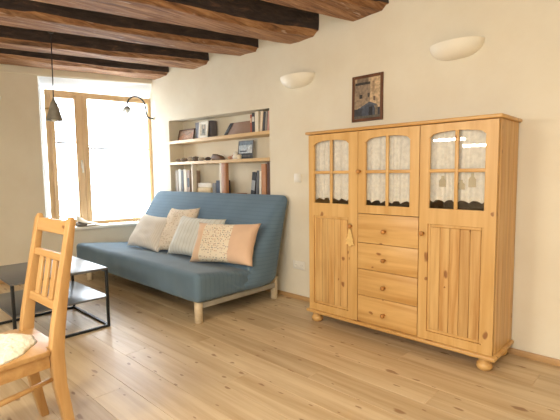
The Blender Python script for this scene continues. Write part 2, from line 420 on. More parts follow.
# window wall with a splayed recess
UL, UR = 1.325, -.03          # recess front edges
WL, WR = 1.245, -.065          # frame outer edges
TZL, TZR, WT, WB = 2.352, 2.406, 2.243, .578
DW = .17                       # frame plane behind the wall face
TH = .34
wb = MB()
def wpoly(pts, n0, n1): # vertical panel in (u,z), from depth n0 to n1
    a = [ww(u, n0, z) for u, z in pts]; wb.prism(a, UN*(n1-n0))
ULFT = 5.2
wpoly([(UL,0),(ULFT,0),(ULFT,CZ),(UL,CZ)], -TH, 0)
wpoly([(UR-.4,0),(UR,0),(UR,CZ),(UR-.4,CZ)], -TH, -.004)
wpoly([(UR,0),(UL,0),(UL,WB-.02),(UR,WB-.02)], -TH, 0)
wpoly([(UR,TZR),(UL,TZL),(UL,CZ),(UR,CZ)], -TH, 0)
struct(wb, 'wall_back', 'plaster')
# white splayed lining of the recess
rv = MB()
def quad(*p): rv.add([ww(*q) for q in p], [(0, 1, 2, 3)])
def wedge(a, b): # solid between polygon a (front) and b (back)
    n = len(a); rv.add([ww(*q) for q in a]+[ww(*q) for q in b], [tuple(range(n-1,-1,-1)), tuple(range(n,2*n))]+[(i,(i+1)%n,n+(i+1)%n,n+i) for i in range(n)])
wedge([(UL-.001,-.001,WB),(UL,-.001,WB),(UL,-.001,TZL),(UL-.001,-.001,TZL)], [(WL,-TH,WB),(UL,-TH,WB),(UL,-TH,TZL),(WL,-TH,TZL)])
wedge([(UL,-.001,TZL),(UR,-.001,TZR),(UR,-.001,TZR-.001),(UL,-.001,TZL-.001)], [(UL,-TH,TZL),(UR,-TH,TZR),(UR,-TH,WT),(UL,-TH,WT)])
struct(rv, 'trim_1', 'reveal')
# plaster band under the last beam
bd = MB(); bd.prism([ww(ULFT-.4,.02,2.26), ww(UR+.03,.02,2.407), ww(UR+.03,.02,2.62), ww(ULFT-.4,.02,2.62)], -UN*.03)
struct(bd, 'trim_2', 'plaster')
# skirting
struct(MB().box((-.014, YF, 0), (-.001, 4.40, .042)), 'baseboard_right', 'skirt', bevel=.004)
bb = MB(); bb.prism([ww(.02,.001,0), ww(4.7,.001,0), ww(4.7,.001,.042), ww(.02,.001,.042)], UN*.013); struct(bb, 'baseboard_back', 'skirt', bevel=.004)
struct(MB().box((XL+.001, YF, 0), (XL+.014, 5.2, .042)), 'baseboard_left', 'skirt', bevel=.004)

# window_1 : frame > sashes, panes
win = bpy.data.objects.new('window_1', None); COL.objects.link(win); win['kind'] = 'structure'
def wbar(m, u0, u1, z0, z1, n0, n1): m.prism([ww(u0,n0,z0), ww(u1,n0,z0), ww(u1,n0,z1), ww(u0,n0,z1)], UN*(n1-n0)); return m
fr = MB(); n0, n1 = -DW-.06, -DW
wbar(fr, WR, WR+.05, WB, WT, n0, n1); wbar(fr, WL-.05, WL, WB, WT, n0, n1); wbar(fr, WR+.05, WL-.05, WT-.045, WT, n0, n1); wbar(fr, WR+.05, WL-.05, WB, WB+.03, n0, n1)
fr.build('window_frame', 'winwood', win, bevel=.004)
def sash(u0, u1, p0, p1, z0, z1, pz0, pz1, hand=None):
    m = MB(); a, b = -DW-.05, -DW+.015
    wbar(m, u0, p0, z0, z1, a, b); wbar(m, p1, u1, z0, z1, a, b); wbar(m, p0, p1, z0, pz0, a, b); wbar(m, p0, p1, pz1, z1, a, b)
    s = m.build('sash', 'winwood', win, bevel=.006)
    wbar(MB(), p0, p1, pz0, pz1, -DW-.024, -DW-.018).build('pane', 'winglass', s)
    return s
s1 = sash(.912, WL-.052, .925, 1.150, WB+.032, WT-.047, .66, 2.152)
s2 = sash(WR+.052, .838, .015, .775, WB+.032, WT-.047, .625, 2.168)
st = MB(); wbar(st, .840, .910, WB+.032, WT-.047, -DW-.05, -DW+.022); st.build('mullion', 'winwood', win, bevel=.008)
hd = MB(); wbar(hd, .86, .884, 1.30, 1.40, -DW+.0215, -DW+.03); hd.tube([ww(.872,-DW+.03,1.36), ww(.872,-DW+.065,1.36), ww(.872,-DW+.068,1.35), ww(.872,-DW+.068,1.24)], .009, 8)
hd.build('window_handle', 'white', win, smooth=True)
# sheer blinds in the sashes: fabric and the thin rail between the two fields
def blind(u0, u1, z0, z1, zr, label):
    loc = ww((u0+u1)/2, -DW-.005, z0)
    t = thing('sheer_blind', label, 'blind', loc)
    n = 24; m = MB(); vs = []; fs = []
    rows = [z0+(z1-z0)*k/60 for k in range(61)]
    for k, z in enumerate(rows):
        nn = -DW-.006+(.004 if k % 2 else -.004)
        vs += [ww(u0, nn, z)-loc, ww(u1, nn, z)-loc]
    fs = [(2*k, 2*k+1, 2*k+3, 2*k+2) for k in range(60)]
    m.add(vs, fs).build('blind_fabric', 'blind', t)
    r = MB(); wbar(r, u0, u1, zr-.010, zr+.010, -DW-.0, -DW+.008); r.xf(Matrix.Translation(-loc)); r.build('blind_rail', 'railgrey', t)
    r = MB(); wbar(r, u0, u1, z0-.002, z0+.012, -DW-.0, -DW+.01); r.xf(Matrix.Translation(-loc)); r.build('bottom_rail', 'white', t)
    return t
blind(.927, 1.148, .70, 2.150, 1.612, 'narrow sheer white blind in the left window sash')
blind(.017, .773, .64, 2.166, 1.552, 'wide sheer white blind in the right window sash')
sl = MB(); sl.prism([ww(UL+.03,.055,.545), ww(UL+.03,-DW-.001,.545), ww(UR+.04,-DW-.001,.545), ww(UR+.04,.055,.545)], (0, 0, .033))
struct(sl, 'trim_3', 'white', bevel=.004)

# ------------------------------------------------------------------ ceiling beams
def beam(y0, y1, s0, s1, zb, zt, label, nm='ceiling_beam', seed=0):
    """y0,y1: bottom edges at the cabinet wall; s: how much they drift in Y per metre towards -X"""
    loc = Vector((-2.3, (y0+y1)/2+2.3*(s0+s1)/2, zb-.048)); L = 4.68
    nx, nc = 70, 0; m = MB(); ring = []
    def prof(x):
        a, b = y0-s0*x, y1-s1*x; z = zb+.021*x; r = .02
        ny, nz = 7, 6; P = []
        for k in range(ny+1): P.append((a+(b-a)*k/ny, z))
        for k in range(1, nz+1): P.append((b, z+(zt-z)*k/nz))
        for k in range(1, ny+1): P.append((b+(a-b)*k/ny, zt))
        for k in range(1, nz): P.append((a, zt+(z-zt)*k/nz))
        # round the lower arrises
        Q = []
        for y, zz in P:
            cz = zz; cy = y
            if abs(zz-z) < 1e-6 and (abs(y-a) < 1e-6 or abs(y-b) < 1e-6):
                cz = z+.028; cy = y+(.022 if abs(y-a) < 1e-6 else -.022)
            Q.append((cy, cz))
        return Q
    vs = []; per = None
    for i in range(nx+1):
        x = -L*i/nx-.002
        Q = prof(x); per = len(Q)
        for y, z in Q:
            p = Vector((x, y, z))
            d = noise.noise(Vector((x*1.1+seed*9, y*3, z*3)))*.022+noise.noise(Vector((x*3.5, y*9+seed*5, z*9)))*.009
            cy = (y0+y1)/2-(s0+s1)/2*x; q = p.copy()
            if zt-.01 > z: q.z += d*.8 if z < zb+.021*x+.04 else 0; q.y += d*(1 if y > cy else -1)*.9
            vs.append(q)
    fs = [(i*per+k, i*per+(k+1) % per, (i+1)*per+(k+1) % per, (i+1)*per+k) for i in range(nx) for k in range(per)]
    fs += [tuple(range(per)), tuple(nx*per+k for k in reversed(range(per)))]
    m.add(vs, fs)
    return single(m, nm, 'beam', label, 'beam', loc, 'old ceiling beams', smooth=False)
ZT = 2.615
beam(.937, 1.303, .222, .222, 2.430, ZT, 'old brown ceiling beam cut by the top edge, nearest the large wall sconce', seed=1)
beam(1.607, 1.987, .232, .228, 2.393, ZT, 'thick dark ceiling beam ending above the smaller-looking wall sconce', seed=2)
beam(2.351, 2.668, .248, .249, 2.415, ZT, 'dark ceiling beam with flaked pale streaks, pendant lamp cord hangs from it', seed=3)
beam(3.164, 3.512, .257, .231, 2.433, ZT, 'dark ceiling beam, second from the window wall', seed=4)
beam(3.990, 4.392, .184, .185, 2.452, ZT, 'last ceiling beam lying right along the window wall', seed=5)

# ------------------------------------------------------------------ pine cabinet
CX, CW, CH = -.386, 1.404, 1.523
cab = thing('pine_cabinet', 'knotty pine cabinet with arched glass doors, four drawers and bun feet', 'cabinet', (-.19, .70, 0))
co = cab.location
def cp(mb, name, mat, parent=cab, **kw): return mb.build(name, mat, parent, off=co, **kw)
ZB0, ZB1, ZT0 = .078, .102, 1.498
cp(MB().box((CX-.019, -.019, ZB0), (-.016, CW+.019, ZB1)), 'plinth', 'pineY', bevel=.008)
cp(MB().box((CX-.019, -.019, ZT0+.003), (-.004, CW+.019, CH)), 'top_board', 'pineY', bevel=.007)
for y in (.055, CW-.055):
    for x_ in (CX+.035, -.06):
        f = MB().lathe([(0, 0), (.028, 0), (.040, .008), (.046, .022), (.044, .038), (.036, .048), (.030, .052), (.034, .058), (.034, .0775), (0, .0775)], (x_, y, 0), 20)
        cp(f, 'foot', 'pineY', smooth=True)
for y0, y1, sgn in ((0, .02, 0), (CW-.02, CW, 1)):
    sp = cp(MB().box((-.362, y0+.004, ZB1), (-.006, y1-.004, ZT0+.003)), 'side_panel', 'pineZ')
    xs = [-.364, -.330, -.252, -.172, -.092, -.006]
    for a, b in zip(xs, xs[1:]):
        yy = (y0, y0+.0035) if sgn == 0 else (y1-.0035, y1)
        cp(MB().box((a+.0008, yy[0], ZB1+.0005), (b-.0008, yy[1], ZT0+.0025)), 'board', 'pine_board', sp, bevel=.002, seg=1)
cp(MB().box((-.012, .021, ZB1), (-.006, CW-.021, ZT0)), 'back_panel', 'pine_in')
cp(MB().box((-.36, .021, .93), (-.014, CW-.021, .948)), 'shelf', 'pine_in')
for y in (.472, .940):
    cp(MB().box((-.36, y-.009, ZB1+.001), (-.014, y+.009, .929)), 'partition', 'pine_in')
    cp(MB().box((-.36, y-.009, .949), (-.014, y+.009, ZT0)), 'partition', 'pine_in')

def arch(y0, y1, zs, zp, n=14):
    """points of the arched head from y1 to y0 with small shoulders"""
    out = []
    for k in range(n+1):
        t = k/n; y = y1+(y0-y1)*t; s = abs(2*t-1)
        out.append((y, zs+(zp-zs)*math.sqrt(max(0, 1-(s*.97)**2.2)) if s < .985 else zs))
    return out
def knob(y, z, parent, r=.016):
    k = MB().lathe([(0, -.040), (r*.55, -.039), (r*.95, -.034), (r, -.028), (r*.85, -.021), (r*.5, -.016), (r*.42, -.008), (r*.6, -.001), (0, -.001)], (CX, y, z), 16, 'X')
    return cp(k, 'knob', 'knob', parent, smooth=True)
def door(y0, y1, wy0, wy1, knob_at, zbot, panel, nm='door'):
    xb, xf_ = CX+.021, CX; D = (xb-xf_, 0, 0)
    zt = ZT0-.002; wz0, zs, zp = .968, 1.412, 1.449
    m = MB()
    m.box((xf_, y0, zbot), (xb, wy0, zt)); m.box((xf_, wy1, zbot), (xb, y1, zt))
    A = arch(wy0, wy1, zs, zp)
    # head rail built of slices so that the arch is a true cut-out
    for (ya, za), (yb, zb_) in zip(A, A[1:]):
        m.prism([(xf_, ya, za), (xf_, ya, zt), (xf_, yb, zt), (xf_, yb, zb_)], D)
    if panel:
        pz0, pz1 = .160, .868
        m.box((xf_, wy0, pz1), (xb, wy1, wz0)); m.box((xf_, wy0, zbot), (xb, wy1, pz0))
    else:
        m.box((xf_, wy0, zbot), (xb, wy1, wz0))
    d = cp(m, nm, 'pineZ')
    ym = (wy0+wy1)/2; zm = 1.206
    cp(MB().box((xf_+.002, ym-.011, wz0), (xb-.003, ym+.011, zp+.002)), 'muntin', 'pineZ', d, bevel=.004)
    cp(MB().box((xf_+.003, wy0, zm-.011), (xb-.003, ym-.011, zm+.011)), 'muntin', 'pineY', d, bevel=.004)
    cp(MB().box((xf_+.003, ym+.011, zm-.011), (xb-.003, wy1, zm+.011)), 'muntin', 'pineY', d, bevel=.004)
    # moulded bead round the glass
    for a, b in ((wy0, wy0+.006), (wy1-.006, wy1)):
        cp(MB().box((xf_+.004, a, wz0), (xb-.004, b, zs)), 'bead', 'pineZ', d)
    for ya, yb in ((wy0, ym), (ym, wy1)):
        for za, zb_ in ((wz0, zm), (zm, zp+.004)):
            cp(MB().box((xb-.0025, ya+.0005, za+.0005), (xb-.0005, yb-.0005, zb_-.0005)), 'pane', 'glass', d)
    if panel:
        # recessed field of upright boards inside a bevelled slip
        n = 5; a0, a1 = wy0+.018, wy1-.018
        for k in range(n):
            a, b = a0+(a1-a0)*k/n, a0+(a1-a0)*(k+1)/n
            cp(MB().box((xf_+.005, a+.0007, pz0+.020), (xb-.002, b-.0007, pz1-.020)), 'panel_board', 'pine_board', d, bevel=.0025, seg=1)
        for a, b, c_, e in ((wy0, a0, pz0, pz1), (a1, wy1, pz0, pz1), (a0, a1, pz0, pz0+.020), (a0, a1, pz1-.020, pz1)):
            cp(MB().box((xf_+.009, a, c_), (xb-.002, b, e)), 'slip', 'pineZ', d, bevel=.003, seg=1)
    knob(*knob_at, d)
    return d
door(.004, .470, .067, .412, (.442, .805), ZB1+.003, True)
door(.475, .939, .536, .883, (.924, 1.209), .909, False)
door(.943, 1.400, 1.018, 1.352, (.996, .808), ZB1+.003, True)
zs = [ZB1+.003, .305, .500, .695, .906]
for a, b in zip(zs, zs[1:]):
    d = cp(MB().box((CX, .475, a+.0015), (CX+.02, .939, b-.0015)), 'drawer', 'pineY', bevel=.003)
    knob(.719, (a+b)/2-.01, d)

# lace curtains behind the glass
def curtain(y0, y1, ztop, zbot, label, seed):
    loc = Vector((-.352, (y0+y1)/2, zbot)); m = MB(); nu, nv = 64, 14; vs = []
    for j in range(nv+1):
        for i in range(nu+1):
            u = i/nu; v = j/nv
            sc = abs(math.sin(u*math.pi*5+seed))*.018
            z = zbot+sc+(ztop-zbot-sc)*v
            fold = math.sin(u*math.pi*2*6.5+seed+math.sin(u*9+seed)*1.2)*(.006+.005*(1-v))
            vs.append(Vector((-.350+fold, y0+(y1-y0)*u, z))-loc)
    fs = [(j*(nu+1)+i, j*(nu+1)+i+1, (j+1)*(nu+1)+i+1, (j+1)*(nu+1)+i) for j in range(nv) for i in range(nu)]
    t = thing('lace_curtain', label, 'curtain', loc)
    m.add(vs, fs).build('net', 'lace', t, smooth=True)
    # dense scalloped hem and embroidered bands
    def band(za, zb_, nm):
        b = MB(); vv = []
        for j in range(2):
            for i in range(nu+1):
                u = i/nu; sc = abs(math.sin(u*math.pi*5+seed))*.018*(1 if za < .03 else 0)
                fold = math.sin(u*math.pi*2*6.5+seed+math.sin(u*9+seed)*1.2)*(.006+.005*(1-za))-.0022
                vv.append(Vector((-.350+fold, y0+(y1-y0)*u, zbot+sc+(za if j == 0 else zb_)))-loc)
        b.add(vv, [(i, i+1, nu+2+i, nu+1+i) for i in range(nu)]).build(nm, 'hem', t, smooth=True)
    band(0, .022, 'hem'); band(.115, .128, 'lace_band'); band(.165, .172, 'lace_band')
    if 'right' in label:
        for cy, zz, hh in ((.150, .10, .085), (.215, .085, .06), (.330, .10, .07)):
            h = MB(); w2 = .022; P = [(0, cy+w2, 0), (0, cy-w2, 0), (0, cy-w2, hh*.55), (0, cy-w2*.4, hh*.75), (0, cy-w2*.4, hh), (0, cy+w2*.4, hh), (0, cy+w2*.4, hh*.75), (0, cy+w2, hh*.55)]
            h.prism([Vector((-.3635, a, zbot+zz+c_))-loc for _, a, c_ in P], (.001, 0, 0)).build('lace_motif', 'motif', t)
    rd = MB().tube([Vector((-.350, y0, ztop))-loc, Vector((-.350, y1, ztop))-loc], .003, 8).build('rod', 'brass', t, smooth=True)
    return t
M['motif'] = sheer('lace_motif', (226, 216, 190), .5)
M['hem'] = sheer('lace_hem', (252, 247, 234), .08)
curtain(.050, .425, 1.462, 1.005, 'white lace curtain behind the glass of the right cabinet door', 1.1)
curtain(.522, .896, 1.462, .985, 'white lace curtain behind the glass of the middle cabinet door', 2.3)
curtain(1.004, 1.365, 1.462, .990, 'white lace curtain behind the glass of the left cabinet door', .4)

M['ornament'] = plain('gold_wood', (226, 190, 122), .5, .1, 40)
# tree-shaped ornament on the knob of the left door
tr = thing('tree_ornament', 'gold wooden fir-tree ornament hanging from left cabinet door knob', 'ornament', (CX-.022, .996, .66))
pts = [(0, .135), (.016, .108), (.010, .108), (.026, .078), (.016, .078), (.036, .042), (.024, .042), (.040, .012), (.012, .012), (.012, 0)]
poly = [(0, y, z) for y, z in pts]+[(0, -y, z) for y, z in reversed(pts[1:])]
MB().prism(poly, (.006, 0, 0)).build('tree', 'ornament' if 'ornament' in M else 'brass', tr, bevel=.001, seg=1)
MB().tube([(.003, 0, .13), (.004, .007, .15), (.004, .010, .166), (.004, 0, .1685), (.004, -.010, .166), (.004, -.007, .15), (.003, 0, .13)], .0012, 6).build('loop', 'cord', tr, smooth=True)

# ------------------------------------------------------------------ sofa bed
SY0, SY1 = 1.97, 4.25
sofa = thing('sofa_bed', 'blue grey fabric sofa bed with pale legs under the shelf niche', 'sofa', (-.55, (SY0+SY1)/2, 0))
so = sofa.location
def sp_(mb, name, mat, parent=sofa, **kw): return mb.build(name, mat, parent, off=so, **kw)
def seatfn(p):
    # sloping seat, soft wrinkles, cover hem dipping a little
    q = p.copy(); t = (p.x+1.08)/.72
    q.z += -.075*t*(p.z-.172)/.246
    k = noise.noise(Vector((p.x*2.5, p.y*2.5, p.z*3)))
    q.z += .006*k
    if p.x < -1.0 or p.y < SY0+.05:
        w_ = noise.noise(Vector((p.y*9, p.z*7, p.x*9)))*.006
        q.x += w_; q.y += w_
    if p.y < SY0+.03:
        q.y += .007*math.sin((p.x*1.0+p.z*1.7)*34+2*noise.noise(p*4))*min(1, max(0, (p.x+1.0)/.3))
    return q
sp_(MB().rbox((-1.085, SY0, .172), (-.36, SY1+.15, .418), .045, (30, 80, 12), seatfn), 'seat_mattress', 'sofa', smooth=True)
# backrest: leaning mattress whose cover falls straight down behind
def backfn(p):
    t = p.x/.16; z = p.z
    f = -.525+(z-.37)*.715; r_ = -.175+(z-.16)*.205
    q = Vector((f+t*(r_-f), p.y, z))
    q.x += noise.noise(Vector((p.x*3, p.y*2.2, p.z*2.2)))*.007*(1-t)
    return q
sp_(MB().rbox((0, SY0-.03, .165), (.160, SY1+.02, .995), .075, (10, 80, 40), backfn), 'backrest', 'sofa_back', smooth=True)
for x_, y in ((-1.03, SY0+.065), (-1.03, SY1-.09), (-.135, SY0+.085), (-.135, SY1-.09)):
    sp_(MB().lathe([(0, 0), (.030, 0), (.034, .004), (.034, .20 if x_ < -.5 else .215), (0, .20 if x_ < -.5 else .215)], (x_, y, 0), 20), 'leg', 'bedwood', smooth=True)
for y in (SY0+.055, SY1-.09):
    sp_(MB().box((-1.0, y-.014, .118), (-.165, y+.014, .164)), 'side_rail', 'sofametal', bevel=.004)
sp_(MB().box((-1.005, SY0+.09, .150), (-.985, SY1-.09, .185)), 'front_rail', 'sofametal', bevel=.004)
sp_(MB().box((-.18, SY0+.09, .14), (-.16, SY1-.09, .18)), 'rear_rail', 'sofametal', bevel=.004)
for k in range(1, 6):
    y = SY0+.09+(SY1-SY0-.18)*k/6
    sp_(MB().box((-.98, y-.03, .155), (-.19, y+.03, .170)), 'slat', 'bedwood', bevel=.002)

# cushions
def pillow(name, w, h, t, mats, label, p, lean, yaw, roll=0, bands=None):
    """local: x width, z height, y thickness. mats by width band"""
    n = 26; m = MB(); vs = []; fs = []; mi = []
    def pt(i, j, sgn):
        s = -1+2*i/n; u = -1+2*j/n
        x = w/2*s*(1-.10*(1-u*u)*abs(s)**3); z = h/2*u*(1-.10*(1-s*s)*abs(u)**3)
        th = t/2*(max(0, (1-s**4))*max(0, (1-u**4)))**.55
        wr = noise.noise(Vector((s*3+p[1]*7, u*3, sgn)))*.010*(1-s*s*.5)
        return Vector((x, sgn*(th+(wr if th > .01 else 0)), z+h/2))
    for sgn in (1, -1):
        o = len(vs)
        for j in range(n+1):
            for i in range(n+1): vs.append(pt(i, j, sgn))
        for j in range(n):
            for i in range(n):
                a = o+j*(n+1)+i; f = (a, a+1, a+n+2, a+n+1); fs.append(f if sgn < 0 else f[::-1])
                s = (i+.5)/n; b = 0
                if bands:
                    for k, (s0, s1) in enumerate(bands):
                        if s0 <= s < s1: b = k
                mi.append(b)
    m.v = vs; m.f = fs; m.mi = mi
    o = m.build(name, mats, smooth=True)
    bm = bmesh.new(); bm.from_mesh(o.data); bmesh.ops.remove_doubles(bm, verts=bm.verts, dist=.0012); bm.to_mesh(o.data); bm.free()
    # width axis along +Y reversed (so local +x shows to the right in the picture), lean back towards +X
    rot = Matrix.Rotation(yaw, 4, 'Z') @ Matrix(((0, 1, 0, 0), (-1, 0, 0, 0), (0, 0, 1, 0), (0, 0, 0, 1))) @ Matrix.Rotation(-lean, 4, 'X') @ Matrix.Rotation(roll, 4, 'Y')
    o.matrix_world = Matrix.Translation(Vector(p)) @ rot
    return tag(o, label, 'cushion', 'cushions on the sofa bed')
M['p_linen'] = fabric('beige_linen', (224, 218, 208), .05, ('X', 11., (198, 186, 168), .5))
M['p_floral'] = dotted('floral_cream', (230, 216, 196), [(196, 160, 120), (178, 170, 140), (206, 172, 140)], 42.)
M['p_peachtrim'] = fabric('peach_linen', (232, 200, 168), .05)
M['p_pale'] = fabric('pale_green_grey_cotton', (220, 221, 214), .04, ('X', 6., (196, 192, 178), .6))
M['p_dots'] = dotted('tiny_print_cotton', (240, 228, 206), [(150, 140, 150), (200, 150, 110), (120, 130, 120)], 48.)
M['p_peach'] = fabric('peach_cotton', (228, 196, 168), .06)
pillow('cushion', .62, .43, .15, ['p_linen'], 'plain beige grey cushion at the window end of the sofa', (-.670, 3.60, .378), R(34), R(5), R(2))
pillow('cushion', .48, .53, .14, ['p_floral', 'p_peachtrim'], 'cream floral cushion with peach edge standing upright second from window', (-.590, 3.17, .378), R(30), R(5), R(-3), [(0, 1.0)])
pillow('cushion', .70, .44, .16, ['p_pale'], 'pale grey green striped cushion left of the patterned peach cushion', (-.630, 2.765, .382), R(29), R(3), R(0))
pillow('cushion', .71, .40, .16, ['p_peachtrim', 'p_dots', 'p_peach'], 'peach cushion with speckled cream middle at the cabinet end of sofa', (-.640, 2.245, .388), R(26), R(14), R(-2), [(0, .20), (.20, .64), (.64, 1.01)])

# ------------------------------------------------------------------ niche shelves and what stands on them
def shelfb(z0, z1, y0, y1, name, label, x0=-.004, x1=ND):
    return single(MB().box((x0, y0, z0), (x1, y1, z1)), name, 'shelf', label, 'shelf', (ND/2, (y0+y1)/2, z0), bevel=.003)
S1, S2 = 1.628, 1.362       # tops
shelfb(S1-.036, S1, NY0, NY1, 'wall_shelf', 'upper pale wooden shelf board in the wall niche')
shelfb(S2-.034, S2, NY0, NY1, 'wall_shelf', 'lower pale wooden shelf board in the wall niche')
single(MB().box((.004, 3.545, NZ0+.001), (.06, 3.572, S2-.035)), 'shelf_divider', 'divider', 'thin white divider left in the niche beside the pale folders', 'divider', (.1, 3.56, NZ0), bevel=.002)
single(MB().box((.004, 2.998, NZ0+.001), (.06, 3.026, S2-.035)), 'shelf_divider', 'divider', 'thin pale divider right against the brown upright board', 'divider', (.1, 3.01, NZ0), bevel=.002)
single(MB().box((.004, 2.915, NZ0+.001), (.045, 2.995, S2-.035)), 'upright_board', 'brownboard', 'thick brown upright board dividing the lower niche', 'board', (.1, 2.96, NZ0), bevel=.002)

def col(name, c, rough=.6): 
    M[name] = plain(name, c, rough, .06, 30); return name
def book(y, w, h, d, c, label, z, x0=.03, tilt=0., group='books in the wall niche', cat='book', name='book', spine=None):
    """upright book, spine to the room; tilt leans its top towards -Y when positive"""
    t = thing(name, label, cat, (x0, y, z), 0, group)
    t.rotation_euler = (tilt, 0, 0)
    k = col('cover_%d_%d_%d' % c, c)
    cv = MB().box((0, -w/2, 0), (.004, w/2, h)); cv.box((.004, -w/2, 0), (d, -w/2+.003, h)); cv.box((.004, w/2-.003, 0), (d, w/2, h))
    c_ = cv.build('cover', k, t)
    MB().box((.0045, -w/2+.0032, .004), (d-.005, w/2-.0032, h-.004)).build('pages', 'cream', t)
    if spine:
        k2 = col('spine_%d_%d_%d' % spine, spine)
        MB().box((-.0008, -w/2+.002, h*.55), (-.0001, w/2-.002, h*.8)).build('spine_label', k2, c_)
    return t
# upper shelf, right: row of books
book(2.520, .022, .185, .13, (178, 92, 62), 'red brown book at the left end of the row on upper shelf', S1, spine=(220, 190, 150))
book(2.485, .040, .200, .14, (52, 48, 48), 'black book with pale emblem beside the red brown book', S1, spine=(214, 206, 190))
book(2.435, .050, .208, .14, (236, 226, 204), 'thick cream book standing upright on upper shelf', S1)
book(2.375, .034, .205, .14, (224, 204, 178), 'cream book leaning right in the upper row', S1, tilt=R(6))
book(2.338, .026, .195, .14, (62, 62, 66), 'dark grey book leaning right in the upper row', S1, tilt=R(6))
book(2.306, .024, .200, .14, (150, 142, 132), 'grey book leaning in the upper row before the pink one', S1, tilt=R(6))
book(2.272, .026, .196, .14, (196, 150, 138), 'dusty pink book leaning last in the upper row', S1, tilt=R(6))
# big album leaning against them
al = thing('photo_album', 'large brown album with black spine leaning against the upper row of books', 'album', (.075, 2.945, S1+.006))
al.rotation_euler = (R(0), R(0), 0)
k = col('album_cover', (150, 122, 104)); kb = col('album_spine', (44, 40, 40))
MB().prism([(0, .045, 0), (0, -.075, .128), (0, -.385, .128), (0, -.385, 0)], (.024, 0, 0)).build('cover', k, al, bevel=.002)
MB().prism([(-.003, .080, 0), (-.003, -.040, .128), (-.003, -.098, .128), (-.003, .022, 0)], (.030, 0, 0)).build('spine', kb, al, bevel=.002)
# picture frames
def frame(name, label, loc, w, h, bar, mat_f, layers, lean=R(8), depth=.014, yaw=0, cat='picture frame', dx=0, group=None):
    """upright frame facing -X. layers: list of (polygon in [0..1]^2, colour) flat print, drawn in order"""
    t = thing(name, label, cat, loc, 0, group); t.rotation_euler = (0, lean, yaw)
    for a in ((-w/2, -w/2+bar, 0, h), (w/2-bar, w/2, 0, h), (-w/2+bar, w/2-bar, 0, bar), (-w/2+bar, w/2-bar, h-bar, h)):
        MB().box((-depth/2, a[0], a[2]), (depth/2, a[1], a[3])).build('frame_bar', mat_f, t, bevel=min(.003, bar*.2), seg=1)
    m = MB(); mats = []; W_, H_ = w-2*bar, h-2*bar
    for k, (poly, c) in enumerate(layers):
        nm = 'print_%d_%d_%d' % c
        if nm not in M: M[nm] = plain(nm, c, .55, .35, 45)
        mats.append(nm)
        xx = -.001-.0002*k
        # picture x runs left to right as seen from the room: +Y is left
        P = [(xx, W_/2-px*W_, bar+py*H_) for px, py in poly]
        m.add(P, [tuple(range(len(P)))], k)
    m.build('picture', mats, t)
    MB().box((.002, -w/2+bar*.5, bar*.5), (depth/2-.0005, w/2-bar*.5, h-bar*.5)).build('backing', 'grey', t)
    return t
full = [(0, 0), (1, 0), (1, 1), (0, 1)]
def rc(a, b, c, d): return [(a, b), (c, b), (c, d), (a, d)]
frame('framed_picture', 'small landscape picture in thin brown frame on the upper shelf', (.085, 3.80, S1+.002), .34, .145, .016, 'frame_brown',
      [(full, (176, 150, 130)), (rc(0, 0, 1, .4), (150, 126, 108)), ([(0, .2), (.3, .7), (.6, .35), (1, .8), (1, 0), (0, 0)], (188, 140, 112)), (rc(.35, .1, .8, .45), (196, 160, 134))], lean=R(14))
bx = single(MB().box((.10, 3.29, S1+.001), (.19, 3.60, S1+.205)), 'box_file', col('file_grey', (104, 100, 104)), 'dark grey box file standing behind the white portrait frame', 'box', (.14, 3.445, S1), bevel=.004)
frame('framed_picture', 'narrow white portrait frame standing before the grey box file', (.052, 3.385, S1+.002), .175, .195, .028, 'white',
      [(full, (216, 208, 190)), (rc(.2, .05, .85, .95), (158, 156, 142)), (rc(.4, .2, .7, .85), (104, 108, 100)), (rc(.45, .6, .65, .85), (196, 176, 150))], lean=R(6))
# lower shelf: stones, wedge, figurine, picture
def stone(y, r, c, label, x=.06, sc=(1, 1, .6), seed=0):
    m = MB(); vs = []; n, k = 12, 8; Rr = r
    for j in range(k+1):
        for i in range(n):
            a = math.pi*j/k; b = 2*math.pi*i/n; d = Vector((math.sin(a)*math.cos(b), math.sin(a)*math.sin(b), math.cos(a)))
            q = d*Rr*(1+.25*noise.noise(d*1.8+Vector((seed*7.7, 0, 0)))); vs.append(Vector((q.x*sc[0], q.y*sc[1], q.z*sc[2])))
    lo = min(v.z for v in vs)
    vs = [Vector((x, y, S2+.0005))+v-Vector((0, 0, lo)) for v in vs]
    fs = [(j*n+i, j*n+(i+1) % n, (j+1)*n+(i+1) % n, (j+1)*n+i) for j in range(k) for i in range(n)]
    m.add(vs, fs)
    o = single(m, 'stone', col('stone_%d_%d_%d' % c, c, .8), label, 'stone', (x, y, S2), 'stones on the lower niche shelf', smooth=True)
    bm = bmesh.new(); bm.from_mesh(o.data); bmesh.ops.remove_doubles(bm, verts=bm.verts, dist=.0005); bm.to_mesh(o.data); bm.free()
stone(3.93, .034, (150, 138, 120), 'small flat tan stone at far left end of lower shelf', seed=1)
stone(3.80, .042, (128, 118, 106), 'grey brown stone second from left on lower shelf', sc=(1, 1.2, .6), seed=2)
stone(3.66, .040, (190, 180, 164), 'pale stone third from left on lower shelf', sc=(1, 1, .75), seed=3)
stone(3.55, .044, (112, 102, 92), 'dark grey stone above the thin white divider', sc=(1, 1.1, .65), seed=4)
stone(3.44, .038, (176, 166, 150), 'pale grey stone between two dark ones on lower shelf', sc=(1, 1.2, .6), seed=5)
stone(3.31, .036, (82, 72, 64), 'small blackish stone left of the brown wedge', sc=(1, 1, .6), seed=6)
wd = MB(); wd.prism([(.03, 3.20, S2+.001), (.03, 3.225, S2+.03), (.03, 3.18, S2+.075), (.03, 3.06, S2+.045), (.03, 3.02, S2+.001)], (.07, 0, 0))
single(wd, 'wooden_wedge', col('wedge_brown', (112, 86, 66)), 'dark brown wooden wedge lying on the lower shelf', 'wedge', (.065, 3.12, S2), bevel=.008)
